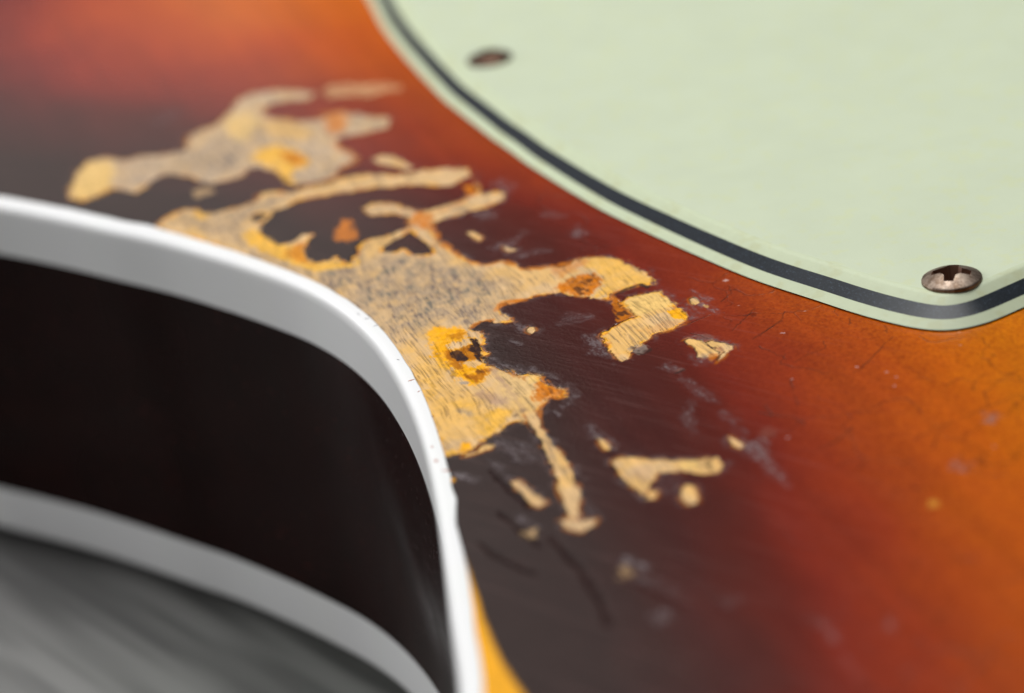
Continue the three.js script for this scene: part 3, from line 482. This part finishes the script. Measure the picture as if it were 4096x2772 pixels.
// ---------------------------------------------------------------- the guitar
const guitar = new THREE.Group(); guitar.name = 'electric_guitar'; scene.add(guitar);
tag(guitar, 'worn sunburst solid body electric guitar with white binding and mint green pickguard lying face up', 'guitar');
function part(name, g, m, parent = guitar, label) { const o = lit(new THREE.Mesh(g, m)); o.name = name; if (label) o.userData.label = label; parent.add(o); return o; }
const T = TOP * 1000;
const topUv = (x, v) => [(x - X0) / (X1 - X0), (v - V0) / (V1 - V0)];
part('body_top', sheet(offset(outline, 0.9), T, topUv), lacquer, guitar, 'sunburst top worn down to bare wood beside the waist');
const sideMap = dataMap(512, 512, (i, j, c) => { const m = (0.8 + 0.4 * noise(i * 0.05, j * 0.05)) * (LAT[(i * 131 + j * 977) & 65535] > 0.9985 ? 14 : 1); c[0] = 0.012 * m; c[1] = 0.002 * m; c[2] = 0.0014 * m; }, true);
const sideRough = dataMap(512, 512, (i, j, c) => { c[0] = c[1] = c[2] = 0.12 + 0.1 * fbm(i * 0.03, j * 0.09) + (noise(i * 0.5, j * 0.5) > 0.93 ? 0.15 : 0); }, false);
part('body_side', rings(outline, [[0.04, 6.9], [0.04, 20], [0.04, T - 6.15]], 10), new THREE.MeshPhysicalMaterial({ map: sideMap, roughnessMap: sideRough, roughness: 1, ior: 1.45, specularIntensity: 0.11 }), guitar, 'black lacquered side between the two white bindings');
part('body_back', sheet(offset(outline, 0.6), 0.45, topUv, false), new THREE.MeshStandardMaterial({ color: new THREE.Color(0.02, 0.01, 0.008), roughness: 0.4 }));
// binding: the inner edge wavers where the lacquer was scraped back
const inner = (i, x, v) => {
  const base = 1.62 + 0.75 * sm(228, 262, v) + 0.25 * sm(196, 165, v) + (noise(x * 0.5, v * 0.5) - 0.5) * 0.12;
  const nick = 0.12 * Math.exp(-(((v - 186.2) / 0.9) ** 2)) + 0.15 * Math.exp(-(((v - 182.0) / 1.2) ** 2)) - 0.22 * Math.exp(-(((v - 177) / 3) ** 2));
  const step = 0.35 * Math.exp(-(((v - 254.4) / 1.2) ** 2));
  return base + nick + step;
};
const white = [0.815, 0.825, 0.83];
const rimMap = dataMap(1024, 64, (i, j, c) => { const m = 0.97 + 0.05 * fbm(i * 0.03, j * 0.2); c[0] = white[0] * m; c[1] = white[1] * m; c[2] = white[2] * m; }, true);
const plastic = new THREE.MeshPhysicalMaterial({ map: rimMap, roughness: 0.28, ior: 1.5 });
part('top_binding', rings(outline, [[0.0, T - 6.2], [0.0, T - 4], [0.0, T - 1.25], [0.05, T - 0.85], [0.15, T - 0.5], [0.32, T - 0.2], [0.52, T - 0.02], [0.74, T + 0.04], [1.0, T + 0.05], [(i, x, v) => inner(i, x, v) - 0.1, T + 0.05], [inner, T + 0.02], [inner, T - 0.3]]), plastic, guitar, 'white binding round the top edge');
part('bottom_binding', rings(outline, [[1.6, 0.4], [1.2, 0.34], [0.75, 0.42], [0.36, 0.68], [0.1, 1.12], [0, 1.6], [0, 4], [0, 6.95]]), plastic, guitar, 'white binding round the back edge');
// small stains and lacquer flecks left on the white rim
{
  const flecks = [[-8.1, 192.1, 0.17, 0.1], [-7.85, 189.4, 0.22, 0.16], [-9.5, 206.1, 0.34, 0.09], [-7.1, 187.3, 0.42, 0.1], [-8.9, 203.5, 0.2, 0.05], [-10.6, 211, 0.2, 0.07], [-12.5, 219.6, 0.35, 0.06], [-13.4, 221.6, 0.3, 0.06], [-14.2, 223, 0.4, 0.05]];
  const gs = flecks.map(([x, v, a, b]) => { const g = new THREE.SphereGeometry(1, 10, 6); g.scale(a / 1000, 0.00003, b / 1000); g.rotateY(0.4 + x); g.translate(x / 1000, (T + 0.052) / 1000, -v / 1000); return g; });
  gs.forEach((g, i) => part('paint_fleck', g, new THREE.MeshStandardMaterial({ color: i > 4 ? new THREE.Color(0.3, 0.3, 0.32) : new THREE.Color(0.42, 0.12, 0.05), roughness: 0.5 })));
}

// ---------------------------------------------------------------- pickguard, three plies with a bevelled edge
const guardVisible = spline([[-16, 352], [-13.6, 340], [-11.8, 328.8], [-10.2, 315.5], [-8.4, 305], [-6.6, 296.3], [-4.9, 288.6], [-3.3, 281.8], [-1.6, 276.1], [0, 270.9], [1.5, 266], [3.1, 261.4], [4.5, 257], [6, 252.9], [8.8, 245.6], [11.5, 239.1], [14.2, 233.5], [18.6, 224.9], [23.5, 216.1], [28.4, 209], [30.7, 205.7], [32.8, 203], [34.9, 200.7], [36.2, 199.6], [37.5, 198.85], [38.8, 198.55], [40.2, 198.6], [41.8, 199], [43.4, 199.75], [45.4, 200.85], [52, 204.6], [62, 210.5], [76, 219]], 0.5);
const guardFar = spline([guardVisible[guardVisible.length - 1], [110, 232], [150, 240], [172, 262], [180, 300], [170, 350], [140, 385], [80, 398], [20, 396], [-8, 378], guardVisible[0]], 3);
const guard = [...guardVisible, ...guardFar.slice(1, -1)].reverse();
const flip = (l) => [...l].reverse();
const pg = new THREE.Group(); pg.name = 'pickguard'; guitar.add(pg); pg.userData.label = 'mint green pickguard with a black line in its bevelled edge';
const S = 0.1;   // it lies on the lacquer with a hair of shadow under it
const out3 = (l, d) => offset(l, d);
const steps = [[0, 0.16], [0.06, 0.2], [1.02, 0.72], [1.02, 0.72], [2.47, 1.4], [2.47, 1.4], [3.3, 1.86], [3.62, 1.98], [4.0, 2.01]];
const mintMap = dataMap(1024, 1024, (i, j, c) => {
  const cloud = fbm(i * 0.012, j * 0.012), spot = fbm(i * 0.05 + 70, j * 0.05), fine = noise(i * 0.6, j * 0.6), m = 0.96 + 0.07 * cloud + (fine - 0.5) * 0.025;
  const y = sm(0.55, 0.75, spot) * 0.05;
  c[0] = 0.512 * m * (1 + y * 0.3); c[1] = 0.572 * m; c[2] = 0.42 * m * (1 - y * 2);
  if (noise(i * 0.9 + 200, j * 0.9) > 0.985) { c[0] *= 0.72; c[1] *= 0.72; c[2] *= 0.7; }
}, true);
const mintBump = dataMap(512, 512, (i, j, c) => { c[0] = c[1] = c[2] = 0.5 + 0.3 * (fbm(i * 0.06, j * 0.06) - 0.5) + 0.25 * (noise(i * 0.8, j * 0.3) - 0.5); }, false);
const guardUv = (x, v) => [x / 60, v / 60];
const mint = new THREE.MeshPhysicalMaterial({ map: mintMap, roughness: 0.42, bumpMap: mintBump, bumpScale: 0.00002, ior: 1.46 });
const edgeMap = dataMap(512, 512, (i, j, c) => {
  const m = 0.95 + 0.07 * fbm(i * 0.05, j * 0.05) + (noise(i * 0.7, j * 0.7) - 0.5) * 0.04, dirt = sm(0.5, 0.8, fbm(i * 0.03 + 40, j * 0.04)) * 0.16;
  c[0] = 0.485 * m * (1 - dirt * 0.3); c[1] = 0.55 * m * (1 - dirt * 0.5); c[2] = 0.375 * m * (1 - dirt);
}, true);
const mintEdge = new THREE.MeshPhysicalMaterial({ map: edgeMap, roughness: 0.5, ior: 1.46 });
const blackMap = dataMap(512, 512, (i, j, c) => { const s = noise(i * 0.8, j * 0.8) * 0.5 + noise(i * 0.25, j * 0.6 + 9) * 0.5, m = 0.008 + 0.03 * sm(0.6, 0.9, s); c[0] = m * 1.1; c[1] = m * 1.6; c[2] = m * 2.3; }, true);
const blackPly = new THREE.MeshPhysicalMaterial({ map: blackMap, roughness: 0.3, ior: 1.5, specularIntensity: 0.4 });
const band = (a, b) => rings(guard, steps.slice(a, b).map(([o, y]) => [o, T + S + y - 0.1]), 40);
part('bottom_ply', mergeGeometries([band(0, 3)]), mintEdge, pg, 'mint green bottom ply of the bevelled edge');
part('middle_ply', mergeGeometries([band(3, 5)]), blackPly, pg, 'black middle ply of the bevelled edge');
const screwAt = [[39.98, 204.82], [2.75, 288.6]];
const ring = (x, v, r) => Array.from({ length: 48 }, (_, i) => [x + r * Math.cos((i / 48) * 2 * Math.PI), v + r * Math.sin((i / 48) * 2 * Math.PI)]);
const yTop = T + S + 1.91, RH = 2.72;
const holes = screwAt.map(([x, v]) => ring(x, v, 1.95));
const topLoop = offset(guard, 4.0);
const flat = sheet(topLoop, yTop, guardUv, true, holes.map((h) => [...h].reverse()));
const top_ply = part('top_ply', flat, mint, pg, 'mint green top ply with a flat matt face');
part('bevel', band(5, 9), mintEdge, top_ply);
// ---------------------------------------------------------------- screws
const steelMap = dataMap(256, 256, (i, j, c) => { const p = fbm(i * 0.05, j * 0.05), q = fbm(i * 0.16 + 30, j * 0.16), t = sm(0.35, 0.7, p * 0.6 + q * 0.4); c[0] = mixn(0.255, 0.125, t); c[1] = mixn(0.2, 0.085, t); c[2] = mixn(0.16, 0.06, t); }, true);
const steelRough = dataMap(256, 256, (i, j, c) => { c[0] = c[1] = c[2] = 0.34 + 0.28 * fbm(i * 0.09, j * 0.09); }, false);
const steel = new THREE.MeshPhysicalMaterial({ map: steelMap, metalness: 1, roughness: 1, roughnessMap: steelRough, bumpMap: steelRough, bumpScale: 0.00003 });
const darkReflectSteel = steel.clone(); darkReflectSteel.color = new THREE.Color(0.36, 0.28, 0.25);  // dark room reflection put into the far screw's colour
const grime = new THREE.MeshStandardMaterial({ color: new THREE.Color(0.17, 0.08, 0.048), roughness: 0.6, metalness: 0.2 });
function splitGroup(g, n) {   // the triangles of one material group, as a geometry of its own
  const src = g.index ? g.toNonIndexed() : g, o = new THREE.BufferGeometry(), runs = g.groups.filter((r) => r.materialIndex === n);
  for (const name of ['position', 'normal', 'uv']) {
    const a = src.attributes[name], size = a.itemSize, vals = [];
    for (const r of runs) for (let i = r.start * size; i < (r.start + r.count) * size; i++) vals.push(a.array[i]);
    o.setAttribute(name, new THREE.Float32BufferAttribute(vals, size));
  }
  return o;
}
const head = [];
head.push([0.0001, -1.2], [1.4, -1.2], [RH - 0.06, -0.16], [RH, -0.02], [RH, 0.2], [RH - 0.05, 0.3], [RH - 0.2, 0.38]);
for (let k = 1; k <= 14; k++) { const t = k / 14, r = (RH - 0.2) * Math.cos((t * Math.PI) / 2); head.push([Math.max(0.0001, r), 0.38 + 0.72 * (1 - (r / (RH - 0.2)) ** 2)]); }
const domeG = new THREE.LatheGeometry(head.map(([r, y]) => new THREE.Vector2(r, y)), 72); 
{ const p = domeG.attributes.position, uv = domeG.attributes.uv; for (let i = 0; i < p.count; i++) uv.setXY(i, p.getX(i) * 0.16 + 0.5, p.getZ(i) * 0.16 + 0.5); }
const dome = new Brush(mergeVertices(domeG, 1e-5), steel); dome.updateMatrixWorld();
// the driver's cross: four tapering wings that meet in a wider well
const w = 0.47, L = 1.86, c = 0.74, crossPts = [[L, -w], [L, w], [c + 0.15, w + 0.06], [w + 0.06, c + 0.15], [w, L], [-w, L], [-w - 0.06, c + 0.15], [-c - 0.15, w + 0.06], [-L, w], [-L, -w], [-c - 0.15, -w - 0.06], [-w - 0.06, -c - 0.15], [-w, -L], [w, -L], [w + 0.06, -c - 0.15], [c + 0.15, -w - 0.06]];
const crossG = new THREE.ExtrudeGeometry(new THREE.Shape(crossPts.map((p) => new THREE.Vector2(...p))), { depth: 3, bevelEnabled: false, steps: 6 });
{ const p = crossG.attributes.position; for (let i = 0; i < p.count; i++) { const z = p.getZ(i), s = 0.45 + 0.55 * Math.min(1.25, Math.max(0, z / 2)); p.setX(i, p.getX(i) * s); p.setY(i, p.getY(i) * s); } crossG.rotateX(-Math.PI / 2); crossG.translate(0, -1.05, 0); crossG.computeVertexNormals(); }
const cutter = new Brush(crossG, grime); cutter.updateMatrixWorld();
const ev = new Evaluator(); ev.useGroups = true;
const cut = ev.evaluate(dome, cutter, SUBTRACTION);
const mats = Array.isArray(cut.material) ? cut.material : [cut.material];
const headG = splitGroup(cut.geometry, mats.indexOf(steel)), wellG = splitGroup(cut.geometry, mats.indexOf(grime));
for (const g of [headG, wellG]) g.scale(0.001, 0.001, 0.001);
screwAt.forEach(([x, v], i) => {
  const s = part(i ? 'screw_001' : 'screw', headG, i ? darkReflectSteel : steel, guitar, i ? 'aged screw near the far edge of the pickguard' : 'aged cross head screw at the lower corner of the pickguard');
  part('cross_recess', wellG, grime, s);
  s.position.set(x / 1000, yTop / 1000, -v / 1000); s.rotation.y = i ? 0.9 : -0.37;
});

// ---------------------------------------------------------------- the grey wooden table
const tableMap = dataMap(1024, 1024, (i, j, c) => {
  const a = i / 1024, b = j / 1024;   // a along the grain, b across; a tile is 0.36 m
  const s = (f, g, o) => { const w0 = noise(a * g, b * f + o), w1 = noise((a - 1) * g, b * f + o), t = sm(0.85, 1, a); return w0 * (1 - t) + w1 * t; };
  const m = 0.1 * s(60, 9, 3) + 0.5 * s(140, 14, 60) + 0.4 * s(300, 26, 9);
  const v = 0.1 + 0.1 * sm(0.25, 0.75, m), tint = s(14, 5, 200) - 0.5;
  c[0] = v * (1 + tint * 0.05); c[1] = v * (1.0 - tint * 0.02 + 0.01); c[2] = v * (0.965 + tint * 0.06);
}, true);
const tableBump = dataMap(512, 512, (i, j, c) => { c[0] = c[1] = c[2] = noise(i * 0.02, j * 0.4); }, false);
const tg = new THREE.BoxGeometry(1.7, 0.03, 1.5); tg.translate(0, -0.015, 0);
{ const p = tg.attributes.position, uv = tg.attributes.uv, ca = Math.cos(0.95), sa = Math.sin(0.95); for (let i = 0; i < p.count; i++) { const x = p.getX(i), z = p.getZ(i); uv.setXY(i, (x * ca + z * sa) / 0.36, (-x * sa + z * ca) / 0.36); } }
const table = lit(new THREE.Mesh(tg, new THREE.MeshStandardMaterial({ map: tableMap, roughness: 0.65, bumpMap: tableBump, bumpScale: 0.0002 })));
table.name = 'tabletop'; table.userData = { kind: 'structure', label: 'grey wooden surface with soft grain under the guitar', category: 'tabletop' };
table.position.set(0.05, -0.0018, -0.1); scene.add(table);

renderer.render(scene, camera);
